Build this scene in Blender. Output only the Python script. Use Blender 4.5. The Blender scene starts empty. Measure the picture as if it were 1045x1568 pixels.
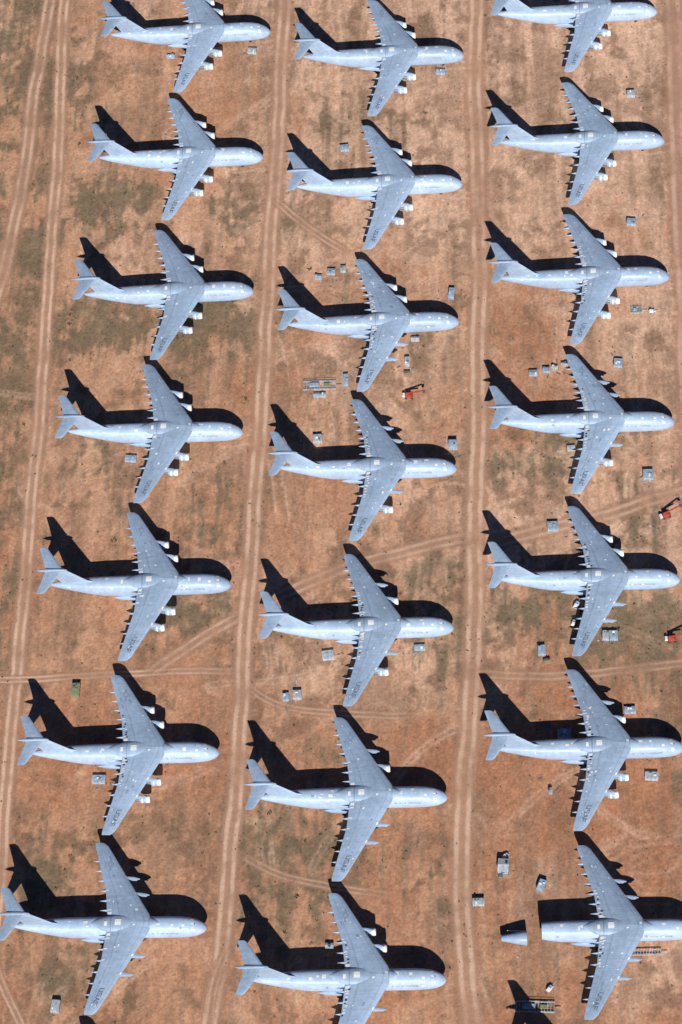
import bpy, numpy as np, math, random
from mathutils import Matrix, Vector
random.seed(11); rng=np.random.RandomState(5)
scene=bpy.context.scene
coll=scene.collection

# ------------------------------------------------------------------ helpers
def link(o): coll.objects.link(o); return o
class MB:
    def __init__(s): s.v=[];s.f=[];s.a=[];s.m=[]
    def add(s,verts,faces,attr=None,mat=0):
        b=len(s.v)
        s.v+= [tuple(map(float,p)) for p in verts]
        s.a+= ([tuple(map(float,p)) for p in attr] if attr is not None else [(0,0,0)]*len(verts))
        s.f+= [tuple(b+i for i in f) for f in faces]
        s.m+= [mat]*len(faces)
    def loft(s,secs,attrs=None,mat=0,cap=True):
        n=len(secs[0]);V=[];A=[];F=[]
        for k,c in enumerate(secs):
            V+=list(c)
            if attrs: A+=list(attrs[k])
        for k in range(len(secs)-1):
            for i in range(n):
                j=(i+1)%n
                F.append((k*n+i,k*n+j,(k+1)*n+j,(k+1)*n+i))
        if cap:
            F.append(tuple(range(n-1,-1,-1)))
            F.append(tuple(range((len(secs)-1)*n,len(secs)*n)))
        s.add(V,F,A if attrs else None,mat)
    def box(s,c,d,mat=0,rz=0,taper=1.0,ry=0):
        hx,hy,hz=d[0]/2,d[1]/2,d[2]/2
        b=min(hx,hy,hz)*0.12
        V=[]
        for z,t in ((-hz,1),(hz-b,taper),(hz,taper)):
            ins=b if z==hz else 0
            for sx,sy in ((-1,-1),(1,-1),(1,1),(-1,1)):
                p=Vector((sx*(hx*t-ins),sy*(hy*t-ins),z))
                if ry: p=Matrix.Rotation(ry,3,'Y')@p
                if rz: p=Matrix.Rotation(rz,3,'Z')@p
                V.append((p.x+c[0],p.y+c[1],p.z+c[2]))
        F=[(3,2,1,0),(8,9,10,11)]
        for k in range(2):
            for i in range(4):
                j=(i+1)%4
                F.append((k*4+i,k*4+j,k*4+4+j,k*4+4+i))
        s.add(V,F,None,mat)
    def rev(s,prof,c,axis='x',n=16,mat=0,sy=1,sz=1):
        secs=[]
        for (x,r) in prof:
            r=max(r,0.01);sec=[]
            for i in range(n):
                t=2*math.pi*i/n
                if axis=='x': sec.append((c[0]+x,c[1]+r*sy*math.cos(t),c[2]+r*sz*math.sin(t)))
                elif axis=='y': sec.append((c[0]+r*math.cos(t),c[1]+x,c[2]+r*math.sin(t)))
                else: sec.append((c[0]+r*math.cos(t),c[1]+r*math.sin(t),c[2]+x))
            secs.append(sec)
        s.loft(secs,None,mat)
    def mesh(s,name,mats,smooth=True,ang=35):
        me=bpy.data.meshes.new(name)
        me.from_pydata(s.v,[],s.f)
        import bmesh
        a=me.attributes.new('surf','FLOAT_VECTOR','POINT')
        a.data.foreach_set('vector',np.array(s.a,dtype=np.float32).ravel())
        for m in mats: me.materials.append(m)
        me.polygons.foreach_set('material_index',s.m)
        bm=bmesh.new();bm.from_mesh(me)
        bmesh.ops.recalc_face_normals(bm,faces=bm.faces)
        bm.to_mesh(me);bm.free()
        if smooth:
            me.polygons.foreach_set('use_smooth',[True]*len(me.polygons))
            me.set_sharp_from_angle(angle=math.radians(ang))
        me.update();return me

# ------------------------------------------------------------------ node helpers
class NT:
    def __init__(s,name):
        s.m=bpy.data.materials.new(name);s.m.use_nodes=True
        s.t=s.m.node_tree;s.t.nodes.clear()
        s.out=s.t.nodes.new('ShaderNodeOutputMaterial')
    def n(s,ty,**k):
        nd=s.t.nodes.new(ty)
        for a,b in k.items(): setattr(nd,a,b)
        return nd
    def put(s,sock,v):
        if hasattr(v,'is_output') or isinstance(v,bpy.types.NodeSocket): s.t.links.new(v,sock)
        else:
            if isinstance(v,(tuple,list)) and sock.type=='RGBA' and len(v)==3: v=(*v,1)
            sock.default_value=v
    def math(s,op,a,b=0.0,c=None,clamp=False):
        nd=s.n('ShaderNodeMath',operation=op);nd.use_clamp=clamp
        s.put(nd.inputs[0],a);s.put(nd.inputs[1],b)
        if c is not None:s.put(nd.inputs[2],c)
        return nd.outputs[0]
    def mix(s,f,a,b,mode='MIX'):
        nd=s.n('ShaderNodeMix',data_type='RGBA',blend_type=mode)
        s.put(nd.inputs[0],f);s.put(nd.inputs[6],a);s.put(nd.inputs[7],b)
        return nd.outputs[2]
    def noise(s,vec,scale,detail=3,rough=.55):
        nd=s.n('ShaderNodeTexNoise');s.put(nd.inputs['Vector'],vec)
        nd.inputs['Scale'].default_value=scale;nd.inputs['Detail'].default_value=detail;nd.inputs['Roughness'].default_value=rough
        return nd.outputs[0]
    def ramp(s,x,a,b,lo=0.,hi=1.):
        nd=s.n('ShaderNodeMapRange',interpolation_type='SMOOTHSTEP')
        s.put(nd.inputs[0],x);nd.inputs[1].default_value=a;nd.inputs[2].default_value=b
        nd.inputs[3].default_value=lo;nd.inputs[4].default_value=hi
        return nd.outputs[0]
    def vmul(s,v,k):
        nd=s.n('ShaderNodeVectorMath',operation='MULTIPLY');s.put(nd.inputs[0],v);nd.inputs[1].default_value=k
        return nd.outputs[0]
    def vadd(s,v,k):
        nd=s.n('ShaderNodeVectorMath',operation='ADD');s.put(nd.inputs[0],v);s.put(nd.inputs[1],k)
        return nd.outputs[0]
    def attr(s,name): 
        nd=s.n('ShaderNodeAttribute');nd.attribute_name=name;return nd
    def scale(s,col,fac):
        nd=s.n('ShaderNodeVectorMath',operation='SCALE');s.put(nd.inputs[0],col);s.put(nd.inputs['Scale'],fac);return nd.outputs[0]
    def bsdf(s,col,rough=.5,bump=None,metal=0,spec=.5,bs=.3,bd=.1):
        b=s.n('ShaderNodeBsdfPrincipled');s.put(b.inputs['Base Color'],col);s.put(b.inputs['Roughness'],rough)
        b.inputs['Metallic'].default_value=metal;b.inputs['Specular IOR Level'].default_value=spec
        if bump is not None:
            bn=s.n('ShaderNodeBump');bn.inputs['Strength'].default_value=bs;bn.inputs['Distance'].default_value=bd
            s.put(bn.inputs['Height'],bump);s.t.links.new(bn.outputs[0],b.inputs['Normal'])
        s.t.links.new(b.outputs[0],s.out.inputs[0]);return b

def simple(name,col,rough=.6,var=.25,sc=1.5,metal=0):
    N=NT(name);tc=N.n('ShaderNodeTexCoord').outputs['Object']
    n=N.noise(tc,sc,4)
    N.bsdf(N.scale(col,N.ramp(n,.25,.75,1-var,1+var)),rough,metal=metal);return N.m

PAINT=(.40,.525,.70)
def aircraft_paint(name,wing,k=1.):
    N=NT(name);tc=N.n('ShaderNodeTexCoord').outputs['Object']
    oi=N.n('ShaderNodeObjectInfo')
    off=N.scale((37.,91.,13.),oi.outputs['Random'])
    pc=N.vadd(tc,off)
    big=N.noise(pc,.09,3);mid=N.noise(pc,.55,4,.6);fine=N.noise(pc,2.3,3)
    f=N.math('MULTIPLY',N.ramp(big,.3,.7,.91,1.08),N.ramp(mid,.3,.72,.90,1.07))
    f=N.math('MULTIPLY',f,N.ramp(fine,.3,.7,.96,1.04))
    at=N.attr('surf').outputs['Vector']
    sx=N.n('ShaderNodeSeparateXYZ');N.put(sx.inputs[0],at)
    c,s_,u=sx.outputs
    br=N.n('ShaderNodeTexBrick')
    cb=N.n('ShaderNodeCombineXYZ')
    if wing:
        N.put(cb.inputs[0],N.math('MULTIPLY',s_,34.));N.put(cb.inputs[1],N.math('MULTIPLY',c,9.))
    else:
        N.put(cb.inputs[0],N.math('MULTIPLY',c,72.));N.put(cb.inputs[1],N.math('MULTIPLY',s_,24.))
    N.put(br.inputs['Vector'],cb.outputs[0])
    br.inputs['Color1'].default_value=(1,1,1,1);br.inputs['Color2'].default_value=(.90,.915,.935,1)
    br.inputs['Mortar'].default_value=(.76,.78,.80,1);br.inputs['Scale'].default_value=1.
    br.inputs['Brick Width'].default_value=4.2 if wing else 5.5;br.inputs['Row Height'].default_value=1.5 if wing else 3.
    br.inputs['Mortar Size'].default_value=.05;br.inputs['Mortar Smooth'].default_value=.3;br.inputs['Bias'].default_value=-.2
    col=N.scale(tuple(q*k for q in PAINT),f)
    col=N.mix(.8,col,N.mix(1.,col,br.outputs[0],'MULTIPLY'))
    if wing:
        for c0,w,kk in ((.70,.013,.58),(.155,.010,.75),(.56,.007,.85)):
            d=N.math('ABSOLUTE',N.math('SUBTRACT',c,c0))
            col=N.mix(N.ramp(d,w*.5,w,1-kk,0.),col,(.1,.12,.15))
        st=N.n('ShaderNodeCombineXYZ');N.put(st.inputs[0],N.math('MULTIPLY',s_,60.));N.put(st.inputs[1],N.math('MULTIPLY',c,1.5));N.put(st.inputs[2],oi.outputs['Random'])
        sn=N.noise(st.outputs[0],1.,3)
        col=N.scale(col,N.ramp(sn,.3,.7,.92,1.05))
        sp=N.noise(pc,.8,5,.7)
        col=N.mix(N.ramp(sp,.64,.72,0.,.55),col,(.62,.66,.68))
    else:
        sp=N.noise(N.vmul(pc,(.5,1,1)),.9,5,.7)
        col=N.mix(N.ramp(sp,.60,.70,0.,.6),col,(.70,.74,.76))
        dn=N.noise(N.vmul(pc,(1,1,.3)),1.1,4,.65)
        col=N.mix(N.ramp(dn,.62,.74,0.,.35),col,(.22,.24,.27))
    col=N.scale(col,N.ramp(oi.outputs['Random'],0,1,.92,1.06))
    N.bsdf(col,.42,spec=.4);return N.m

M_wing=aircraft_paint('weathered_wing_paint',True,.90)
M_fus=aircraft_paint('weathered_fuselage_paint',False,1.06)
M_white=simple('white_seal_coating',(.80,.82,.83),.5,.10,.9)
M_grey=simple('dark_marking_paint',(.12,.15,.20),.6,.2)
M_star=simple('faded_insignia_paint',(.26,.34,.46),.6,.15)
M_black=simple('black_rubber',(.03,.03,.033),.8,.3)
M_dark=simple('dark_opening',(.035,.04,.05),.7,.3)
M_metal=simple('bare_metal',(.20,.21,.23),.45,.25,1.,.3)
M_red=simple('red_equipment_paint',(.40,.06,.035),.6,.3)
M_crate=simple('blue_grey_tarp',(.30,.40,.50),.75,.3,.8)
M_crate2=simple('grey_crate_paint',(.40,.45,.49),.7,.3,.8)
M_wood=simple('weathered_wood',(.28,.20,.13),.8,.3)
M_green=simple('olive_equipment_paint',(.22,.24,.13),.8,.3)

# ------------------------------------------------------------------ aircraft geometry  (nose at x=0, forward +x)
FX=np.array([0,-.25,-.8,-1.8,-3.4,-5.5,-8,-11,-14,-45,-50,-55,-60,-65,-68.5,-70.7,-71.5])
FW=np.array([.05,.75,1.42,2.12,2.78,3.22,3.5,3.63,3.65,3.65,3.5,3.12,2.5,1.75,1.15,.6,.1])
FT=np.array([4.85,5.6,6.35,7.25,8.25,9.25,9.95,10.25,10.3,10.3,10.22,10.1,9.95,9.7,9.4,9.0,8.7])
FB=np.array([4.75,4.1,3.55,3.0,2.45,2.05,1.85,1.75,1.7,1.7,2.1,3.3,4.7,6.1,7.1,7.8,8.5])
def fpar(x):
    return (np.interp(-x,-FX,FW),np.interp(-x,-FX,FT),np.interp(-x,-FX,FB))
def fpt(x,t,off=0.):
    w,zt,zb=fpar(x); zc=zb+.5*(zt-zb); e=.82
    c,s=math.cos(t),math.sin(t)
    y=(w+off)*math.copysign(abs(c)**e,c)
    h=(zt-zc+off) if s>0 else (zc-zb+off)
    return (x,y,zc+h*math.copysign(abs(s)**e,s))
def fuselage_mb(x0=0,x1=-71.5,mb=None):
    mb=mb or MB();n=32
    xs=[x for x in np.concatenate([FX[:8],np.arange(-14,-46,-4),FX[10:]]) if x<=x0+1e-6 and x>=x1-1e-6]
    if xs[-1]>x1+.3: xs.append(x1)
    if xs[0]<x0-.3: xs.insert(0,x0)
    secs=[[fpt(x,2*math.pi*i/n) for i in range(n)] for x in xs]
    at=[[(-x/72,abs(i/n-.5)*2,0) for i in range(n)] for x in xs]
    mb.loft(secs,at);return mb
YS=[0,3.3,8,13.5,19,24,29,32.3,33.5,34.0]
def LE(y): return np.interp(y,[0,3.3,33,34],[-19.6,-20.6,-38.3,-39.9])
def TE(y): return np.interp(y,[0,3.3,13.5,33.2,34],[-36.2,-36.4,-37.6,-43.1,-42.9])
def WZ(y): return 9.75-max(0,y-1)*.105
def thick(y): return np.interp(y,[0,4,13.5,34],[.125,.122,.115,.10])*np.interp(y,[0,33,34],[1,1,.5])
def naca(c): return 5*(.2969*math.sqrt(c)-.126*c-.3516*c*c+.2843*c**3-.1036*c**4)
def wpt(side,y,c,up=1,off=0.):
    y=abs(y);ch=LE(y)-TE(y);t=thick(y)
    cam=.018*math.sin(math.pi*c)
    tw=np.interp(y,[0,34],[.035,-.015])*(.4-c)
    z=WZ(y)+ch*(cam+tw+up*t*naca(c)*(1.05 if up>0 else .9))
    return (LE(y)-c*ch,side*y,z+off)
CS=[0,.008,.03,.07,.13,.22,.33,.45,.57,.7,.83,.93,1.0]
def wings_mb():
    mb=MB()
    for side in (1,-1):
        secs=[];at=[]
        for y in YS:
            s=[];a=[]
            for c in CS[::-1]: s.append(wpt(side,y,c,1));a.append((c,y/34,1))
            for c in CS[1:-1]: s.append(wpt(side,y,c,-1));a.append((c,y/34,0))
            secs.append(s);at.append(a)
        mb.loft(secs,at)
    secs=[];at=[]
    for x in np.linspace(-16.5,-42.5,14):
        k=(x+16.5)/-26.;h=math.sin(math.pi*min(1,max(0.0,k)))**.6 if 0<k<1 else .0
        w=.4+3.3*h;z0=9.3;z1=10.25+.75*h
        secs.append([(x,w*math.cos(t)*1.0,z0+(z1-z0)*math.sin(t)) for t in np.linspace(0,math.pi,13)])
        at.append([(k,.3,0)]*13)
    mb.loft(secs,at)
    return mb
def foil(le,te,half,n=9):
    pts=[];ch=le-te
    cs=[.5*(1-math.cos(math.pi*i/(n-1))) for i in range(n)]
    for c in cs[::-1]: pts.append((le-c*ch,half*naca(c)*ch))
    for c in cs[1:-1]: pts.append((le-c*ch,-half*naca(c)*ch))
    return pts,[*cs[::-1],*cs[1:-1]]
def tail_mb():
    fin=MB();secs=[];at=[]
    for z,le,te,t in ((8.2,-49.5,-66.6,.06),(9.9,-53.5,-66.8,.09),(11,-56.3,-67.2,.11),(15,-60.,-69.2,.11),(18.9,-63.6,-71.2,.11)):
        p,cs=foil(le,te,t)
        secs.append([(x,y,z) for x,y in p]);at.append([(c,(z-8)/34,1) for c in cs])
    fin.loft(secs,at)
    fin.rev([(0,.02),(-.5,.35),(-1.6,.62),(-4,.8),(-8,.74),(-10.8,.42),(-12.2,.05)],(-63.1,0,19.15),n=14)
    st=MB()
    for side in (1,-1):
        secs=[];at=[]
        for y,le,te,t in ((0,-64.6,-71.6,.1),(5,-68.0,-73.0,.1),(9.8,-71.2,-74.5,.1),(10.4,-72.1,-74.6,.06)):
            p,cs=foil(le,te,t)
            secs.append([(x,side*y,19.25+zz-.02*y) for x,zz in p]);at.append([(c,y/34,1) for c in cs])
        st.loft(secs,at)
    return fin,st
def sponson_mb():
    mb=MB()
    for side in (1,-1):
        mb.rev([(0,.05),(-1,.55),(-3,.95),(-6,1.12),(-14,1.12),(-18,.8),(-21,.1)],(-25.5,side*3.55,3.05),n=14,sy=1.0,sz=1.35)
    return mb
def wheel(mb,x,y,z,r,w): mb.rev([(-w/2,r*.6),(-w/2+.05,r*.93),(-w/4,r),(w/4,r),(w/2-.05,r*.93),(w/2,r*.6)],(x,y,z),axis='y',n=14,mat=1)
def gear_mb():
    mb=MB()
    mb.box((-9.5,0,1.6),(.35,.35,1.8));mb.box((-9.9,0,1.7),(1.8,1.2,.12))
    for y in (-1.,-.35,.35,1.): wheel(mb,-9.5,y,.62,.62,.42)
    for x in (-32.,-38.):
        for sd in (1,-1):
            mb.box((x,sd*3.5,1.5),(.45,.45,1.6));mb.box((x,sd*3.5,.75),(2.6,.25,.25))
            for dx in (-1.15,1.15):
                for dy in (-.75,0.,.75): wheel(mb,x+dx,sd*3.5+dy,.62,.62,.42)
    return mb
def flapfair_mb():
    mb=MB()
    for sd in (1,-1):
        for y in (5.6,9.6,13.8,18.0,22.2,26.4):
            ch=LE(y)-TE(y)
            L=.42*ch+1.5;x0=LE(y)-.66*ch
            r=.55 if y<20 else .42
            mb.rev([(0,.03),(-.15*L,r*.7),(-.4*L,r),(-.7*L,r*.85),(-L,.04)],(x0,sd*y,WZ(y)-.75+.1),n=10,sy=.75,sz=1.15)
    return mb
def engine_mb():
    mb=MB()
    mb.rev([(-.12,1.18),(0,1.28),(.0,1.32),(-.25,1.43),(-1.4,1.52)],(0,0,0),n=22,mat=2)
    mb.rev([(-1.42,1.50),(-1.5,1.51),(-3.0,1.47),(-3.9,1.22),(-4.0,1.0)],(0,0,0),n=22,mat=0)
    mb.rev([(-3.9,1.02),(-5.,.92),(-6.3,.62),(-6.4,.45),(-7.2,.08)],(0,0,0),n=16,mat=1)
    mb.rev([(.02,1.24),(.09,1.0),(.12,.02)],(0,0,0),n=22,mat=2)
    mb.rev([(-2.6,1.50),(-2.65,1.53),(-3.05,1.51),(-3.1,1.46)],(0,0,0),n=22,mat=2)
    return mb
def pylon_mb(bare):
    mb=MB()
    f=3.4 if not bare else 4.4
    secs=[]
    for x,zt,zb,w in ((f,-.85,-1.1 if bare else -1.5,.12),(f*.75,-.5,-1.35,.38),(f*.4,-.15,-1.5,.5),(0,.1,-1.5,.52),(-3,-.1,-1.4,.45),(-5.2,-.35,-.9,.12)):
        secs.append([(x,-w,zb),(x,w,zb),(x,w,zt),(x,w*.4,zt+.08),(x,-w*.4,zt+.08),(x,-w,zt)])
    mb.loft(secs)
    if bare: mb.box((f*.55,0,-1.45),(1.6,.75,.5),mat=1)
    return mb
GL={'U':[[(0,1),(0,.15),(.2,0),(.5,0),(.7,.15),(.7,1)]],'S':[[(.7,.9),(.2,1),(0,.8),(.1,.55),(.6,.45),(.7,.2),(.5,0),(0,.1)]],
'A':[[(0,0),(.35,1),(.7,0)],[(.12,.35),(.58,.35)]],'F':[[(0,0),(0,1),(.7,1)],[(0,.52),(.55,.52)]],'I':[[(.35,0),(.35,1)]],
'R':[[(0,0),(0,1),(.6,1),(.7,.75),(.6,.5),(0,.5)],[(.35,.5),(.7,0)]],'O':[[(.1,0),(0,.5),(.1,1),(.6,1),(.7,.5),(.6,0),(.1,0)]],
'C':[[(.7,.9),(.5,1),(.1,1),(0,.5),(.1,0),(.5,0),(.7,.1)]],'E':[[(.7,1),(0,1),(0,0),(.7,0)],[(0,.5),(.55,.5)]],' ':[]}
def strokes(text,h,th):
    q=[];x=0
    for ch in text:
        for pl in GL[ch]:
            for a,b in zip(pl[:-1],pl[1:]):
                A=np.array([a[0]*h+x,a[1]*h]);B=np.array([b[0]*h+x,b[1]*h])
                d=(B-A)/np.linalg.norm(B-A);nn=np.array([-d[1],d[0]])*th/2
                A=A-d*th*.3;B=B+d*th*.3
                q.append([A-nn,B-nn,B+nn,A+nn])
        x+=h*1.0
    return q,x
def markings_mb():
    mb=MB()
    q,L=strokes('USAF',1.65,.32)
    for i,k in enumerate(q):
        V=[]
        for p in k:
            y=24.6+p[0]
            ch=LE(y)-TE(y);xm=LE(y)-.45*ch;x=xm-0.8+p[1]
            c=(LE(y)-x)/ch
            V.append(wpt(-1,y,c,1,.03+.0015*i))
        mb.add(V,[(0,1,2,3)],None,0)
    q,L=strokes('U S AIR FORCE',.9,.2)
    for i,k in enumerate(q):
        V=[]
        for p in k:
            tt=math.pi-(.30+p[1]*.15)
            V.append(fpt(-21.5+p[0],tt,.03+.0015*i))
        mb.add(V,[(0,1,2,3)],None,1)
    yc=24.5
    def W(dy,dx,o):
        y=yc+dy;ch=LE(y)-TE(y);x=LE(yc)-.45*(LE(yc)-TE(yc))+dx;c=min(.95,max(.05,(LE(y)-x)/ch))
        return wpt(1,y,c,1,o)
    ring=[W(1.25*math.cos(t),1.25*math.sin(t),.035) for t in np.linspace(0,2*math.pi,21)[:-1]]
    mb.add([W(0,0,.035)]+ring,[(0,i+1,(i+1)%20+1) for i in range(20)],None,1)
    for sd in (1,-1):
        a,b=sorted((sd*1.35,sd*2.7))
        mb.add([W(a,-.45,.03),W(b,-.45,.03),W(b,.45,.03),W(a,.45,.03)],[(0,1,2,3)],None,1)
    star=[W((1.1 if i%2==0 else .45)*math.cos(t),(1.1 if i%2==0 else .45)*math.sin(t),.05) for i,t in enumerate(np.linspace(0,2*math.pi,11)[:-1])]
    mb.add([W(0,0,.05)]+star,[(0,i+1,(i+1)%10+1) for i in range(10)],None,2)
    return mb
def patches_mb(seed,extra,xmin=-64):
    r=random.Random(seed);mb=MB();k=[0]
    def fp(x,t,lx,lt,mat=0):
        if x<xmin: return
        k[0]+=1;o=.05+.002*k[0]
        V=[fpt(x+dx*lx,t+dt*lt,o) for dt in (-.5,0,.5) for dx in (-.5,0,.5)]
        mb.add(V,[(a,a+1,a+4,a+3) for a in (0,1,3,4)],None,mat)
    def wp(sd,y,c,ly,lc,mat=0):
        k[0]+=1;o=.05+.002*k[0]
        V=[wpt(sd,y+dy*ly,min(.99,max(.01,c+dc*lc)),1,o) for dy in (-.5,0,.5) for dc in (-.5,0,.5)]
        mb.add(V,[(a,a+1,a+4,a+3) for a in (0,1,3,4)],None,mat)
    top=math.pi/2
    fp(-5.0,top+.0,1.1,1.0);fp(-4.6,top+.75,1.2,.35);fp(-4.6,top-.75,1.2,.35)
    fp(-4.15,top,.35,1.5,1)
    fp(-8.2,top+.25,1.0,.25)
    for x in (-12.5,-17,-43.5,-49.5,-56): 
        if r.random()<.75: fp(x+r.uniform(-.8,.8),top+r.uniform(-.25,.3),r.uniform(.7,1.6),r.uniform(.15,.35))
    for i in range(7+extra): fp(r.uniform(-64,-8),top+r.uniform(-.3,1.3),r.uniform(.4,1.3),r.uniform(.08,.22),r.choice((0,0,0,2)))
    for (x,y,a,b) in ((-32,0,2.2,2.4),(-21.5,.8,1.2,1.),(-26.,-1.2,.9,.8),(-36.5,-.5,1.0,1.8)):
        if r.random()<.85:
            k[0]+=1;kk=(x+16.5)/-26.;h=math.sin(math.pi*kk)**.6;w=.4+3.3*h
            def zz(yy): return 9.3+(.95+.75*h)*math.sqrt(max(0.05,1-(yy/w)**2))+.09+.002*k[0]
            V=[(x+dx*a,y+dy*b,zz(y+dy*b)) for dy in (-.5,0,.5) for dx in (-.5,0,.5)]
            mb.add(V,[(q,q+1,q+4,q+3) for q in (0,1,3,4)],None,0)
    for sd in (1,-1):
        wp(sd,4.2,.93,1.1,.09)
        for y in (5.6,9.6,13.8):
            if r.random()<.6+.1*extra: wp(sd,y,.93,.5,.10)
        for i in range(3+extra): wp(sd,r.uniform(5,31),r.uniform(.12,.9),r.uniform(.3,1.0),r.uniform(.03,.07))
        for i in range(r.randint(1,4)): wp(sd,r.uniform(5,30),r.uniform(.15,.85),r.uniform(.5,1.6),r.uniform(.04,.10),2)
        for y in (12.2,19.): wp(sd,y,.03,.9,.04)
        if extra>=4:
            for i in range(10): wp(sd,4+i*1.2+r.uniform(-.2,.2),.90+r.uniform(-.04,.04),.5,.06,r.choice((0,0,1)))
    return mb

ME={}
ME['fus']=fuselage_mb().mesh('fuselage',[M_fus])
ME['fus_cut']=fuselage_mb(0,-57).mesh('fuselage_open',[M_fus])
ME['wing']=wings_mb().mesh('wings',[M_wing])
f_,s_=tail_mb();ME['fin']=f_.mesh('tail_fin',[M_wing]);ME['stab']=s_.mesh('stabilizer',[M_wing])
ME['spon']=sponson_mb().mesh('gear_fairings',[M_fus])
ME['gear']=gear_mb().mesh('landing_gear',[M_metal,M_black])
ME['ff']=flapfair_mb().mesh('flap_track_fairings',[M_fus])
ME['eng']=engine_mb().mesh('engine',[M_fus,M_metal,M_white])
ME['pyl']=pylon_mb(False).mesh('pylon',[M_fus,M_metal])
ME['pylb']=pylon_mb(True).mesh('pylon_bare',[M_fus,M_white])
ME['mark']=markings_mb().mesh('markings',[M_grey,M_star,M_fus],smooth=False)
EX=[0,2,4,1,8]
acn=[0]
def empty(name,loc,rz):
    e=bpy.data.objects.new(name,None);e.location=loc;e.rotation_euler=(0,0,rz);e.empty_display_size=2;return link(e)
def child(p,name,me,loc=(0,0,0)):
    o=bpy.data.objects.new(name,me);o.parent=p;o.location=loc;return link(o)
def aircraft(x,y,a,eng=(1,1,1,1),pv=0,tail=True,cut=False):
    am=-.108; a2=am+(a-am)*.45
    px=x-45*math.cos(a);py=y-45*math.sin(a)
    x=px+45*math.cos(a2);y=py+45*math.sin(a2)
    e=empty('cargo_aircraft',(x,y,0),a2)
    child(e,'fuselage',ME['fus_cut' if cut else 'fus'])
    child(e,'wings',ME['wing'])
    if tail: child(e,'tail_fin',ME['fin']);child(e,'stabilizer',ME['stab'])
    child(e,'gear_fairings',ME['spon']);child(e,'landing_gear',ME['gear'])
    child(e,'flap_track_fairings',ME['ff']);child(e,'markings',ME['mark'])
    acn[0]+=1
    child(e,'seal_patches',patches_mb(200+acn[0],EX[pv%5],-55 if cut else -64).mesh('seal_patches',[M_white,M_dark,M_star],smooth=False))
    for k,yy in enumerate((18.9,12.1,-12.1,-18.9)):
        z=WZ(abs(yy));le=float(LE(abs(yy)))
        if eng[k]:
            child(e,'engine',ME['eng'],(le+4.3,yy,z-2.7));child(e,'pylon',ME['pyl'],(le,yy,z))
        else: child(e,'pylon',ME['pylb'],(le,yy,z))
    return e
P=[
(-5.44,255.79,-.0737,(1,1,1,1),0),(-15.02,183.36,-.1101,(1,1,1,1),1),(-25.22,112.32,-.0725,(1,1,1,1),3),(-35.82,40.09,-.134,(1,1,1,1),0),
(-46.32,-30.9,-.1168,(1,1,1,1),1),(-56.84,-104.21,-.1102,(1,1,1,1),2),(-67.12,-175.73,-.1332,(0,0,0,0),3),
(78.7,227.4,-.1035,(1,1,1,1),3),(68.89,155.79,-.0812,(1,1,1,1),0),(58.4,83.49,-.0794,(1,1,0,0),4),(48.33,10.14,-.1306,(0,0,0,1),2),
(38.19,-62.06,-.1038,(0,1,0,1),2),(26.77,-134.56,-.117,(0,1,0,0),1),(17.49,-206.83,-.1185,(1,1,0,0),2),
(166.94,239.89,-.0832,(1,1,1,1),1),(158.09,165.69,-.0996,(1,1,1,1),3),(148.21,93.08,-.1012,(1,1,1,1),2),(138.16,20.11,-.1198,(0,0,0,1),4),
(128.02,-53.51,-.1294,(1,1,0,0),2),(117.45,-125.68,-.108,(0,1,1,1),4)]
for q in P: aircraft(*q)
aircraft(110.57,-199.22,-.1067,(0,0,0,0),2,tail=False,cut=True)
for (x,y) in ((4.8,327.8),(88.9,299.4),(177.1,312.)): aircraft(x,y,-.108,(1,1,1,1),1)
for (x,y) in ((-77.4,-248.5),(7.3,-279.)): aircraft(x,y,-.108,(1,1,1,1),2)

e=empty('detached_aircraft_tail',(111.6,-252.5,0),-.108)
child(e,'tail_cone',fuselage_mb(-57.5,-71.5).mesh('tail_cone',[M_fus]));child(e,'tail_fin',ME['fin']);child(e,'stabilizer',ME['stab'])
mb=MB()
for x in (-59,-63,-67): mb.box((x,0,2.6),(.6,3.2,5.2));mb.box((x,0,.2),(1,5,.4))
mb.box((-63,1.4,1.2),(9,.3,.3));mb.box((-63,-1.4,1.2),(9,.3,.3))
child(e,'cradle',mb.mesh('cradle',[M_metal]))
e=empty('tail_cone_section',(48.5,-193.5,0),-.108)
mb=MB();secs=[]
n=20
for x,w,zt,zb in ((0,2.6,5.6,.6),(-.4,2.7,5.7,.5),(-4,2.1,5.2,1.0),(-7.5,1.4,4.6,1.9),(-9.3,1.15,4.2,2.4)):
    secs.append([(x,w*math.cos(2*math.pi*i/n),(zt+zb)/2+(zt-zb)/2*math.sin(2*math.pi*i/n)) for i in range(n)])
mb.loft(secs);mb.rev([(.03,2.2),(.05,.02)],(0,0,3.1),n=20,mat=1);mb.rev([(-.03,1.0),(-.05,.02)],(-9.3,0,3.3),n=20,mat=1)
mb.box((-1.5,0,.3),(.5,4.5,.6),2);mb.box((-6,0,.6),(.5,3,1.2),2);mb.box((-4,3.3,2.3),(6.5,.25,.3),3,ry=.1)
child(e,'shell',mb.mesh('shell',[M_fus,M_dark,M_wood,M_white]))

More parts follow.
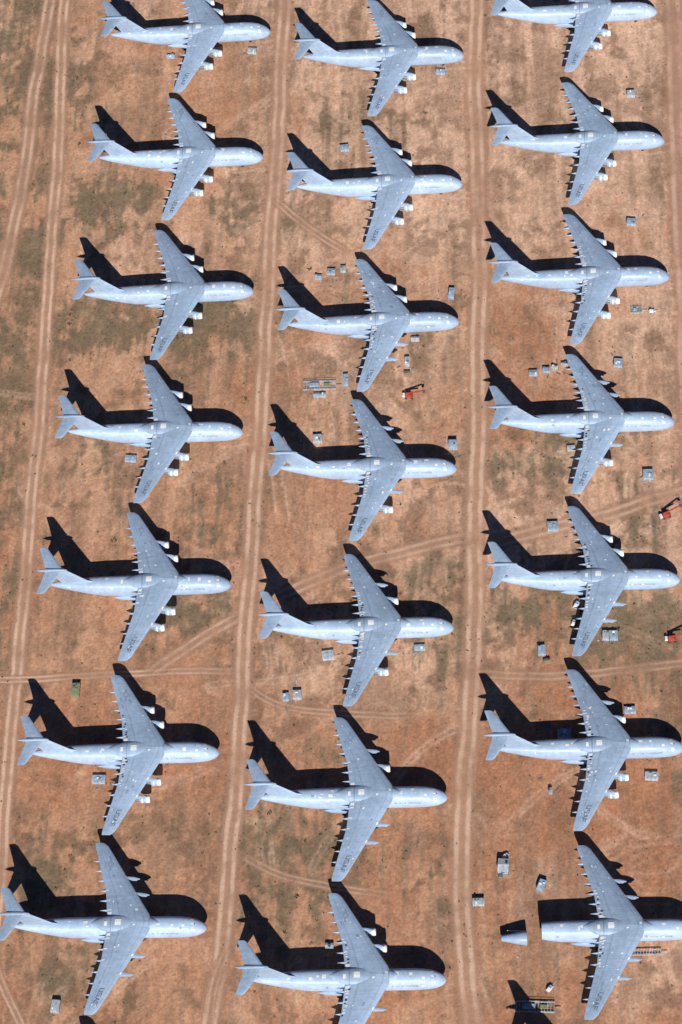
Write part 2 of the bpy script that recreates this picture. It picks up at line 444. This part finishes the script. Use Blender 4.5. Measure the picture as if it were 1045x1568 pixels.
# ------------------------------------------------------------------ ground support equipment
def single(name,mb,mats,x,y,rz): 
    o=bpy.data.objects.new(name,mb.mesh(name,mats,ang=25));o.location=(x,y,0);o.rotation_euler=(0,0,rz);return link(o)
def crate(x,y,lx,ly,h,rz=-.108,mat=None,name='equipment_crate'):
    mb=MB()
    for sy in (-.38,0,.38): mb.box((0,sy*ly,.12),(lx*1.0,.22,.24),1)
    mb.box((0,0,.24+h/2),(lx,ly,h),0,taper=.96)
    secs=[]
    for k in (-.52,-.5,.5,.52):
        i=.9 if abs(k)>.51 else 1
        secs.append([(k*lx,-ly*.52*i,.24+h*.9),(k*lx,-ly*.5*i,.26+h),(k*lx,0,.26+h+.28*i),(k*lx,ly*.5*i,.26+h),(k*lx,ly*.52*i,.24+h*.9)])
    mb.loft(secs,None,0)
    for k in (-.33,0,.33): mb.box((k*lx,0,.24+h*.5),(.12,ly*1.03,h*.9),2)
    mb.box((lx*.515,0,.24+h*.45),(.06,ly*.35,h*.5),2)
    for j in range(random.randint(1,3)):
        mb.box((random.uniform(-.3,.3)*lx,random.uniform(-.3,.3)*ly,.24+h+.35),(random.uniform(.4,1.1),random.uniform(.4,1.),.4),random.choice((0,2,3)))
    return single(name,mb,[mat or M_crate,M_wood,M_metal,M_white],x,y,rz)
def trailer(x,y,L,W_,rz=-.108,load=True):
    mb=MB()
    for sy in (-1,1): mb.box((0,sy*W_*.46,.95),(L,.25,.3))
    for k in np.linspace(-.48,.48,13): mb.box((k*L,0,.98),(.22,W_*.9,.2))
    for k in (-.32,.32):
        for sy in (-1,1): wheel(mb,k*L,sy*W_*.38,.45,.45,.35)
    mb.box((L*.5+1.2,0,.8),(2.4,.18,.18))
    if load:
        mb.box((-L*.15,0,1.5),(L*.3,W_*.4,.8),2);mb.box((L*.22,0,1.35),(L*.18,W_*.35,.5),3)
        for sy in (-1,1): mb.box((0,sy*W_*.46,1.7),(L*.98,.1,.1))
        for k in (-.48,-.16,.16,.48):
            for sy in (-1,1): mb.box((k*L,sy*W_*.46,1.35),(.1,.1,.75))
    return single('equipment_trailer',mb,[M_crate2,M_black,M_crate,M_green],x,y,rz)
def lift(x,y,rz):
    mb=MB()
    mb.box((0,0,1.05),(3.4,2.0,.6),0);mb.box((-.3,0,1.75),(2.3,1.6,.8),0,taper=.9)
    for sx in (-1.2,1.2):
        for sy in (-1,1): wheel(mb,sx,sy*1.1,.5,.5,.4)
    mb.box((-.9,0,2.5),(.8,.7,.9),0)
    mb.box((2.1,0,3.6),(7.2,.40,.40),0,ry=-.28);mb.box((1.5,.5,2.6),(5.2,.35,.35),0,ry=-.12)
    mb.box((6.2,0,4.15),(1.1,1.7,.12),2)
    for sx in (-.5,.5):
        for sy in (-.8,.8): mb.box((6.2+sx,sy,4.7),(.08,.08,1.1),0)
    for sy in (-.8,.8): mb.box((6.2,sy,5.2),(1.1,.08,.08),0)
    for sx in (-.5,.5): mb.box((6.2+sx,0,5.2),(.08,1.6,.08),0)
    mb.box((-2.2,0,1.5),(1.0,1.7,.8),3)
    return single('boom_lift',mb,[M_red,M_black,M_metal,M_white],x,y,rz)
def cart(x,y,rz,s=1.):
    mb=MB()
    mb.box((0,0,.75*s),(2.6*s,1.5*s,.5*s),0);mb.box((-.5*s,0,1.3*s),(1.3*s,1.3*s,.7*s),0,taper=.85)
    mb.box((.85*s,0,1.1*s),(.7*s,1.2*s,.25*s),2);mb.box((1.9*s,0,.6*s),(1.3*s,.12,.12),2)
    for sx in (-.8,.8):
        for sy in (-.7,.7): wheel(mb,sx*s,sy*s,.35*s,.35*s,.25*s)
    return single('ground_power_cart',mb,[M_white,M_black,M_crate],x,y,rz)
C_=[(-51.4,251.4,3.6,2,1),(-14.7,248.6,3.8,2.8,1.3),(67.4,223.1,4,2.6,1.2),(20.6,186.2,3.6,3.,1.5),(148.4,197.2,3.4,3.2,1.6),(137.5,127,3.8,3.2,1.4),
(57.2,100.7,2.4,5,1.8),(39.3,79.8,3.4,2.,1),(2.4,118,2.8,2,1),(8.2,119.9,3.4,2.8,1.2),(13.3,120.5,2.2,3,1.2),(8.5,63.2,2.,5.5,1.4),(-2.9,57.6,5,2,.8),
(34.7,68.7,2.,4,1.6),(85.5,55.5,3.4,2.6,1.1),(91,56.3,3.,2.4,1.2),(94.6,57.2,2.6,1.6,1),(98.8,58.2,2.6,1.6,1),(120.7,55.3,3.4,4,1.3),(95.5,16.6,3.2,2.4,1),
(124.1,-.6,4,4.4,1.6),(-82.6,37.3,4.4,3,1.),(-5.9,35.8,3.6,3.6,1.6),(48.3,24.7,3.4,3.6,2.4),(82.9,-19.3,4.2,4,1.4),(-11.7,-65.3,4.4,4,1.1),(24,-66.7,4,2.4,.9),
(-29.7,-81.4,2.4,3.2,1.2),(-25.2,-81.1,3.2,3.6,1.4),(-103.7,-107.1,5,3.4,1.1),(70.6,-74.6,2.8,4.2,1.5),(96.1,-71.5,2.6,4,1.4),(99.1,-71.9,3,4,1.4),
(100.2,-104.9,4.2,2.8,1.1),(103.8,-133.7,4.8,3.2,1.2),(65.4,-134.8,1.4,2.4,1.2),(-23.2,-186.3,3,2,1.2),(-124.4,-197,3,4.6,1.6),(74,-112,5,3.5,2.4)]
for i,(x,y,a,b,h) in enumerate(C_):
    crate(x,y,a,b,h,-.108+random.uniform(-.12,.12),[M_crate,M_crate2,M_crate][i%3])
crate(-110.5,-67.4,3.2,5.6,1.8,-.15,M_green)
crate(34,62.8,2.6,2.4,1.,-.1,M_wood)
crate(72,-79.5,2.6,2.,1.0,.2,M_wood)
trailer(-2.5,62.2,13.5,4.4);trailer(47.8,-219.3,14,4.2,-.16);trailer(132.4,80.8,4.6,3.2);trailer(89.5,-203.5,13,2.2,-.1,False)
lift(33.5,51.6,-.15);lift(128,-20.4,.25);lift(121,-76.4,-.05)
cart(84.6,-64.,1.2);cart(138.7,79.5,.1);cart(86.9,-56.3,1.,1.2);cart(54,-212.9,.8,1.);cart(45.2,-158.8,.6,.9)
def shelter(x,y,a,b,h,rz):
    mb=MB()
    mb.box((0,0,h/2+.15),(a,b,h),0)
    mb.loft([[(-a*.54,-b*.55,h+.1),(-a*.54,b*.55,h+.1),(-a*.54,0,h+.8)],[(a*.54,-b*.55,h+.1),(a*.54,b*.55,h+.1),(a*.54,0,h+.8)]],None,1)
    mb.box((a*.5+.03,0,h*.42),(.08,.9,h*.75),2);mb.box((0,-b*.5-.03,h*.6),(1.2,.08,.6),2)
    mb.box((0,0,.08),(a*1.1,b*1.1,.16),3);mb.box((-a*.2,-b*.75,.6),(a*.4,b*.3,1.2),3);mb.box((a*.3,b*.15,h+.75),(.8,.8,.5),2)
    return single('equipment_shelter',mb,[M_crate,M_crate2,M_dark,M_metal],x,y,rz)
shelter(43.8,-163.5,3.8,4.8,2.8,-.2);crate(56.8,-172.7,2.6,4.2,1.8,-.5);crate(32.9,-176.2,4.2,2.6,1.6,-.1,M_crate2)
mb=MB();dr=random.Random(8)
for (x,y,a,b,h) in C_+[(45,-163,3,3,1),(48,-196,5,3,1),(54,-212,5,3,1),(86,-60,4,4,1),(40,60,8,4,1),(124,-22,4,4,1)]:
    for j in range(dr.randint(1,5)):
        t=dr.uniform(0,6.28);r=dr.uniform(2.6,7)
        mb.box((x+r*math.cos(t),y+r*math.sin(t),.12),(dr.uniform(.3,1.8),dr.uniform(.15,.6),.2),dr.choice((0,1,2,2)),rz=dr.uniform(0,3))
single('scrap_debris',mb,[M_crate2,M_wood,M_metal],0,0,0)

# ------------------------------------------------------------------ ground
tab=rng.rand(256,256)
def vn(x,y):
    xi=np.floor(x).astype(int);yi=np.floor(y).astype(int);fx=x-xi;fy=y-yi
    fx=fx*fx*(3-2*fx);fy=fy*fy*(3-2*fy)
    a=tab[xi&255,yi&255];b=tab[(xi+1)&255,yi&255];c=tab[xi&255,(yi+1)&255];d=tab[(xi+1)&255,(yi+1)&255]
    return (a*(1-fx)+b*fx)*(1-fy)+(c*(1-fx)+d*fx)*fy
def fbm(x,y,o=4,g=.55,sd=0):
    s=0;a=1;t=0
    for i in range(o):
        ca,sa=math.cos(.6*i+.3),math.sin(.6*i+.3)
        if sd in (5,12): ca,sa=1.,0.
        s=s+a*vn((x*ca-y*sa)+17.3*i+sd*7.7,(x*sa+y*ca)+9.1*i+sd*3.3);t+=a;a*=g;x=x*2.03;y=y*2.03
    return s/t
def ss(a,b,x): t=np.clip((x-a)/(b-a),0,1);return t*t*(3-2*t)
GP=[(-121.6,250.1,22,60,1.),(-92.5,106.6,26,14,1.3),(-40,102,24,16,1.2),(-38.8,154.8,22,16,.5),(-64,-41,16,10,1.1),(-88.9,173.3,22,20,.9),(-94.9,222.8,18,20,.6),
(-27.8,-146.1,24,20,1.1),(-39.4,-165.9,18,12,.8),(14.8,-159.7,22,12,.6),(104.7,-68.2,26,22,1.15),(73.4,-55,20,16,1.),(35.9,-67.5,14,12,1.),(81.1,18,22,14,.9),
(-125.8,-141.1,14,20,1.),(-50.4,5.3,14,18,.8),(14.1,201.8,30,12,.5),(29.3,-36.8,20,14,.9),(82,83.9,24,12,.7),(-126.3,94.6,9,50,1.),(-118.6,145.5,9,50,1.),
(130,-100,18,30,.95),(-95,40,16,14,.6),(60,-100,14,12,.5),(-100,-80,14,14,.4),(120,-20,20,20,.7),(0,-20,30,12,.5),(-130,0,8,60,.7),(-120,-190,16,20,.5)]
def gcol(x,y,full=False,trk=None):
    u=.1403*x+.990*y;v=.990*x-.1403*y
    wx=(fbm(x/30,y/30,3,.5,21)-.5)*14
    n1=fbm(x/55,y/55,4);n2=fbm((x+wx)/17,(y+wx)/20,5,.62,3);n3=fbm((v+wx*.15)/1.7,u/24,3,.6,5);n4=fbm(x/4.2,y/5,4,.65,9);n5=fbm((v+wx*.4)/6.5,u/55.,3,.5,12);n6=fbm(x/1.6,y/1.6,3,.6,15)
    n7=fbm((x+wx)/9,(y-wx)/12,4,.6,31)
    sand=np.array([.585,.325,.20]);red=np.array([.475,.222,.124]);pale=np.array([.72,.465,.325]);brown=np.array([.225,.130,.082]);olive=np.array([.170,.134,.082])
    def mix(a,b,w): return a*(1-w[...,None])+b*w[...,None]
    bt=np.clip((y+40)/400.,-.5,.5)
    c=mix(np.broadcast_to(red,x.shape+(3,)),sand,ss(.28,.60,n1*.5+n2*.5+bt*.22))
    wp=ss(.42,.75,n1*.5+n2*.3+(v*.0011+u*.0006)+.10+(n3-.5)*.35)
    c=mix(c,pale,wp*.85)
    m=np.zeros_like(x)
    for (gx,gy,ru,rv,w) in GP:
        du=(x-gx)*.990-(y-gy)*.1403;dv=(x-gx)*.1403+(y-gy)*.990
        m=np.maximum(m,w*np.exp(-.5*((du/ru)**2+(dv/rv)**2)))
    ol=ss(.30,.86,m*.78+(n2-.5)*.95+(n4-.5)*.9+(n3-.5)*.9+(n7-.5)*.5)
    bl=ss(.52,.61,n7*.55+n4*.33+n3*.12+(m*.05))
    st=ss(.49,.61,n3*.62+n5*.38)
    pt=ss(.50,.64,n2*.6+n5*.4)
    c=mix(c,brown*1.25,pt*.44);c=mix(c,brown,bl*.60*(.5+.5*ss(.35,.6,n1)));c=mix(c,brown*1.1,st*.46);c=mix(c,olive,ol*.76)
    if trk is not None: c=mix(c,pale*1.02,np.clip(trk,0,1)*.65)
    c=c*(1+(n6-.5)*.55)[...,None]
    c=c*(1+(n3-.5)*.40)[...,None]
    if full: return c,ol,bl
    return c
def axis(a,b,st):
    d=list(np.arange(a,b+.01,st));lo=[];hi=[];k=st
    while k<7000:
        k*=1.6;lo.append(a-k);hi.append(b+k)
    return np.array(lo[::-1]+d+hi)
ST=.8
xs=axis(-190,225,ST);ys=axis(-280,345,ST)
X,Y=np.meshgrid(xs,ys);nx,ny=len(xs),len(ys)
T=np.zeros_like(X);ix0=int(np.searchsorted(xs,-190));iy0=int(np.searchsorted(ys,-280))
def splat(px,py,s):
    ii=np.round((px+190)/ST).astype(int)+ix0;jj=np.round((py+280)/ST).astype(int)+iy0
    ok=(ii>1)&(ii<nx-2)&(jj>1)&(jj<ny-2)
    T[jj[ok],ii[ok]]=np.maximum(T[jj[ok],ii[ok]],s)
def bez(p0,p1,p2,p3,s,pair=1.2):
    p=[np.array(q,float) for q in (p0,p1,p2,p3)]
    t=np.linspace(0,1,900)[:,None]
    c=(1-t)**3*p[0]+3*(1-t)**2*t*p[1]+3*(1-t)*t*t*p[2]+t**3*p[3]
    d=np.gradient(c,axis=0);d/=np.linalg.norm(d,axis=1)[:,None]+1e-9
    for sg in (-1,1):
        q=c+sg*pair*np.stack([-d[:,1],d[:,0]],1);splat(q[:,0],q[:,1],s)
tr=random.Random(3)
for q in P:
    x,y=q[0],q[1]
    for k in range(2):
        bez((x-9,y),(x+6,y-1),(x+14+tr.uniform(-3,3),y+tr.uniform(-20,20)),(x+15-tr.uniform(0,4),y+tr.choice((-1,1))*tr.uniform(30,50)),tr.uniform(.3,.8),2.2)
    for k in range(3):
        a0=(x+tr.uniform(-95,10),y+tr.uniform(-36,36));a1=(a0[0]+tr.uniform(-50,50),a0[1]+tr.uniform(-35,35))
        bez(a0,(a0[0]+tr.uniform(-20,20),a0[1]+tr.uniform(-20,20)),(a1[0]+tr.uniform(-20,20),a1[1]+tr.uniform(-20,20)),a1,tr.uniform(.25,.75),1.0)
for k in range(9):
    cx,cy,r=100+tr.uniform(-4,4),-172+tr.uniform(-4,4),6+k*2.1
    t=np.linspace(tr.uniform(0,2),tr.uniform(3,6),700);splat(cx+r*np.cos(t)*1.5,cy+r*np.sin(t)*.8,tr.uniform(.3,.6))
Tb=T.copy();Tb[1:-1,1:-1]=(T[1:-1,1:-1]*4+T[:-2,1:-1]+T[2:,1:-1]+T[1:-1,:-2]+T[1:-1,2:])/6.;T=Tb
T*=ss(.3,.6,fbm(X/14,Y/14,3,.5,41))
col=gcol(X,Y,trk=T).reshape(-1,3)
me=bpy.data.meshes.new('desert_ground')
co=np.stack([X.ravel(),Y.ravel(),np.zeros(nx*ny)],1).astype(np.float32)
me.vertices.add(nx*ny);me.vertices.foreach_set('co',co.ravel())
ii=(np.arange(ny-1)[:,None]*nx+np.arange(nx-1)[None,:]).ravel()
q=np.stack([ii,ii+1,ii+nx+1,ii+nx],1).astype(np.int32)
me.loops.add(q.size);me.loops.foreach_set('vertex_index',q.ravel())
me.polygons.add(len(q));me.polygons.foreach_set('loop_start',np.arange(0,q.size,4,dtype=np.int32))
try: me.polygons.foreach_set('loop_total',np.full(len(q),4,dtype=np.int32))
except Exception: pass
me.update(calc_edges=True)
at=me.attributes.new('gcol','FLOAT_COLOR','POINT')
at.data.foreach_set('color',np.concatenate([col,np.ones((len(col),1))],1).astype(np.float32).ravel())
N=NT('desert_soil')
g=N.attr('gcol').outputs['Color'];tc=N.n('ShaderNodeTexCoord').outputs['Object']
a1=N.noise(tc,.9,3,.7);a2=N.noise(tc,3.2,2,.6);a3=N.noise(tc,.25,3,.6)
f=N.math('MULTIPLY',N.ramp(a1,.25,.75,.76,1.22),N.ramp(a2,.25,.75,.88,1.12))
f=N.math('MULTIPLY',f,N.ramp(a3,.3,.7,.92,1.07))
cc=N.scale(g,f)
vo=N.n('ShaderNodeTexVoronoi');N.put(vo.inputs['Vector'],tc);vo.inputs['Scale'].default_value=.42
cc=N.mix(N.math('MULTIPLY',N.ramp(vo.outputs['Distance'],.10,.22,.5,0.),N.ramp(a3,.45,.6)),cc,(.10,.075,.045))
N.bsdf(cc,.95,bump=a1,spec=.1,bs=.4,bd=.12)
me.materials.append(N.m)
link(bpy.data.objects.new('desert_ground',me))

# dirt roads ----------------------------------------------------
N=NT('packed_dirt_track')
tc=N.n('ShaderNodeTexCoord').outputs['Object']
sx=N.n('ShaderNodeSeparateXYZ');N.put(sx.inputs[0],N.attr('surf').outputs['Vector'])
acr,al,stn=sx.outputs
n1=N.noise(tc,.3,4,.7);n2=N.noise(tc,1.6,3,.65);n3=N.noise(tc,.06,3)
ab=N.math('ABSOLUTE',N.math('ADD',acr,N.math('MULTIPLY',N.math('SUBTRACT',n3,.5),.25)))
rut=N.ramp(N.math('ABSOLUTE',N.math('SUBTRACT',ab,.34)),.04,.26,1.,0.)
rut=N.math('MULTIPLY',rut,N.ramp(n3,.35,.6,.4,1.))
colr=N.mix(rut,(.61,.355,.232),(.75,.49,.35))
colr=N.scale(colr,N.math('MULTIPLY',N.ramp(n2,.25,.75,.84,1.13),N.ramp(n1,.3,.7,.88,1.09)))
edge=N.ramp(N.math('ADD',ab,N.math('MULTIPLY',N.math('SUBTRACT',n1,.5),1.5)),.42,1.04,1.,0.)
lim=N.ramp(N.math('ABSOLUTE',acr),.8,1.,1.,0.)
al_=N.math('MULTIPLY',N.math('MULTIPLY',edge,lim),stn);al_=N.math('MULTIPLY',al_,N.ramp(rut,0.,1.,.74,1.))
al_=N.math('MULTIPLY',al_,N.ramp(n3,.3,.6,.85,1.),clamp=True)
b=N.bsdf(colr,.95,spec=.1);tr_=N.n('ShaderNodeBsdfTransparent');mx=N.n('ShaderNodeMixShader')
N.put(mx.inputs[0],al_);N.t.links.new(tr_.outputs[0],mx.inputs[1]);N.t.links.new(b.outputs[0],mx.inputs[2]);N.t.links.new(mx.outputs[0],N.out.inputs[0])
M_road=N.m
R=[([(-90,350),(-97.9,293.9),(-103,224),(-107.4,179.9),(-113.7,116.7),(-119.4,63.5),(-125.5,13),(-130,-32.5),(-134.6,-64.4),(-139.2,-103.7),(-142.9,-138.9),(-152,-215),(-160,-290)],4.6,1.),
([(-95,340),(-105,291),(-114.8,237.4),(-117.3,211.1),(-123.7,175.1),(-130.6,143.8),(-139.5,113.7),(-150,70)],5.0,.9),
([(12,350),(2.8,281.6),(-5.1,220),(-12.3,165.2),(-21.8,96.1),(-31,31.1),(-38.9,-24.1),(-46.1,-76.5),(-53.4,-129),(-60.7,-173.6),(-70.2,-213.3),(-82,-280)],5.4,.95),
([(99,340),(89.5,267.5),(79.9,206.5),(75.1,151.7),(69,99.6),(62,50),(55.1,2.7),(48.8,-42.5),(41.7,-85.7),(34,-127),(27.9,-161.5),(25.7,-192.7),(24.4,-225.4),(20,-285)],6.0,.95),
([(188,330),(176.2,253.3),(167.8,192.6),(160.4,138.5),(154,86.8),(146,30),(137,-40),(128,-110)],7.0,.8),
([(-175,-54),(-147.7,-57.3),(-109.4,-60.8),(-78.8,-63.3),(-45.3,-67.3)],2.8,.9),
([(-84,-64),(-80,-62.5),(-62.6,-52.3),(-42.4,-41.1)],4.4,.9),
([(-40,-42),(-24.9,-33.7),(-.7,-26.4),(23.2,-22.2),(51.9,-18.6)],4.8,.8),
([(52,-24),(54.4,-23.6),(97.1,-17.3),(140.3,-9.5),(175,-3)],5.2,.8),
([(-14,166),(-7.4,157.1),(2.6,143),(19.2,126.3)],3.2,.75),
([(80,165),(76,150),(74,138),(80,128)],8.,.55),
([(41,-80),(43.2,-80.2),(74.1,-86.2),(127,-87.4),(160,-88)],3.6,.65),
([(-150,-160),(-146.6,-175.4),(-141.9,-191.5),(-136.7,-204.8),(-128,-225)],2.8,.85),
([(-46,-72),(-45.1,-73.8),(-38.4,-84.8),(-9.9,-91),(20,-96)],2.8,.65),
([(-56,-142),(-53.5,-145.3),(-38.6,-156.7),(-19.8,-163.7),(5,-170)],2.8,.65),
([(-70,-213),(-66,-190),(-58,-178)],3.,.65)]
for ri,(pts,hw,stg) in enumerate(R):
    p=np.array(pts,float);d=np.r_[0,np.cumsum(np.hypot(*np.diff(p,axis=0).T))]
    n=max(4,int(d[-1]/4));s=np.linspace(0,d[-1],n)
    x=np.interp(s,d,p[:,0]);y=np.interp(s,d,p[:,1])
    for _ in range(10): x[1:-1]=(x[:-2]+2*x[1:-1]+x[2:])/4;y[1:-1]=(y[:-2]+2*y[1:-1]+y[2:])/4
    wob=(fbm(s/25.,s*0+ri*3.3,3)-.5)*2.0
    tx=np.gradient(x);ty=np.gradient(y);L=np.hypot(tx,ty);nxn,nyn=-ty/L,tx/L
    V=[];A=[]
    endf=np.clip(np.minimum(s,d[-1]-s)/10.,0,1)
    for k in range(n):
        for a in (-1,-.5,0,.5,1):
            V.append((x[k]+nxn[k]*(a*hw+wob[k]),y[k]+nyn[k]*(a*hw+wob[k]),.02+.012*ri));A.append((a,s[k],stg*endf[k]))
    F=[(k*5+i,k*5+i+1,k*5+5+i+1,k*5+5+i) for k in range(n-1) for i in range(4)]
    mb=MB();mb.add(V,F,A);o=bpy.data.objects.new('dirt_road',mb.mesh('dirt_road',[M_road],smooth=False));link(o)

# scrub ---------------------------------------------------------
cx=rng.uniform(-165,190,30000);cy=rng.uniform(-245,320,30000)
_,ol,bl=gcol(cx,cy,True)
keep=rng.rand(30000)<(.03+.25*ol+.12*bl);cx=cx[keep];cy=cy[keep]
V=[];F=[]
for x,y in zip(cx,cy):
    r=random.uniform(.18,.6)
    if random.random()<.04: r*=2.
    for k in range(7):
        t=random.uniform(0,6.28);rr=r*random.uniform(.1,.9);h=r*random.uniform(.5,1.1)
        bx,by=x+rr*math.cos(t),y+rr*math.sin(t);w=r*.45;t2=random.uniform(0,6.28)
        b=len(V)
        V+=[(bx-w*math.cos(t2),by-w*math.sin(t2),.02),(bx+w*math.cos(t2),by+w*math.sin(t2),.05),(bx+random.uniform(-w,w),by+random.uniform(-w,w),h)]
        F.append((b,b+1,b+2))
me=bpy.data.meshes.new('desert_scrub');me.from_pydata(V,[],F);me.materials.append(simple('dry_scrub_leaves',(.13,.11,.06),.9,.4,.3))
link(bpy.data.objects.new('desert_scrub',me))

# ------------------------------------------------------------------ light, sky, camera
sd=Vector((.8,26.9,-19.2)).normalized()
sl=bpy.data.lights.new('sun','SUN');sl.energy=5.0;sl.angle=math.radians(.5);sl.color=(1.,.97,.92)
so=bpy.data.objects.new('sun',sl);so.rotation_euler=sd.to_track_quat('-Z','Y').to_euler();so.location=(0,0,200);link(so)
w=bpy.data.worlds.new('World');scene.world=w;w.use_nodes=True
nt=w.node_tree;nt.nodes.clear();bg=nt.nodes.new('ShaderNodeBackground');wo=nt.nodes.new('ShaderNodeOutputWorld');sk=nt.nodes.new('ShaderNodeTexSky')
sk.sky_type='NISHITA';sk.sun_disc=False;sk.sun_elevation=math.asin(-sd.z);sk.sun_rotation=math.radians(181.7)
tm=nt.nodes.new('ShaderNodeVectorMath');tm.operation='MULTIPLY';tm.inputs[1].default_value=(.45,.8,1.45)
bg.inputs[1].default_value=.022
nt.links.new(sk.outputs[0],tm.inputs[0]);nt.links.new(tm.outputs[0],bg.inputs[0]);nt.links.new(bg.outputs[0],wo.inputs[0])
th,ro=.5657,-.1204
Rm=Matrix.Rotation(th,4,'X')@Matrix.Rotation(ro,4,'Z')
cd=bpy.data.cameras.new('camera');cd.sensor_width=36;cd.sensor_fit='AUTO';cd.lens=4249.1/1568*36;cd.clip_start=1;cd.clip_end=20000
co_=bpy.data.objects.new('camera',cd);co_.matrix_world=Matrix.Translation((0,-597.0,940.3))@Rm;link(co_)
scene.camera=co_
scene.view_settings.view_transform='Standard';scene.view_settings.look='None';scene.view_settings.exposure=0
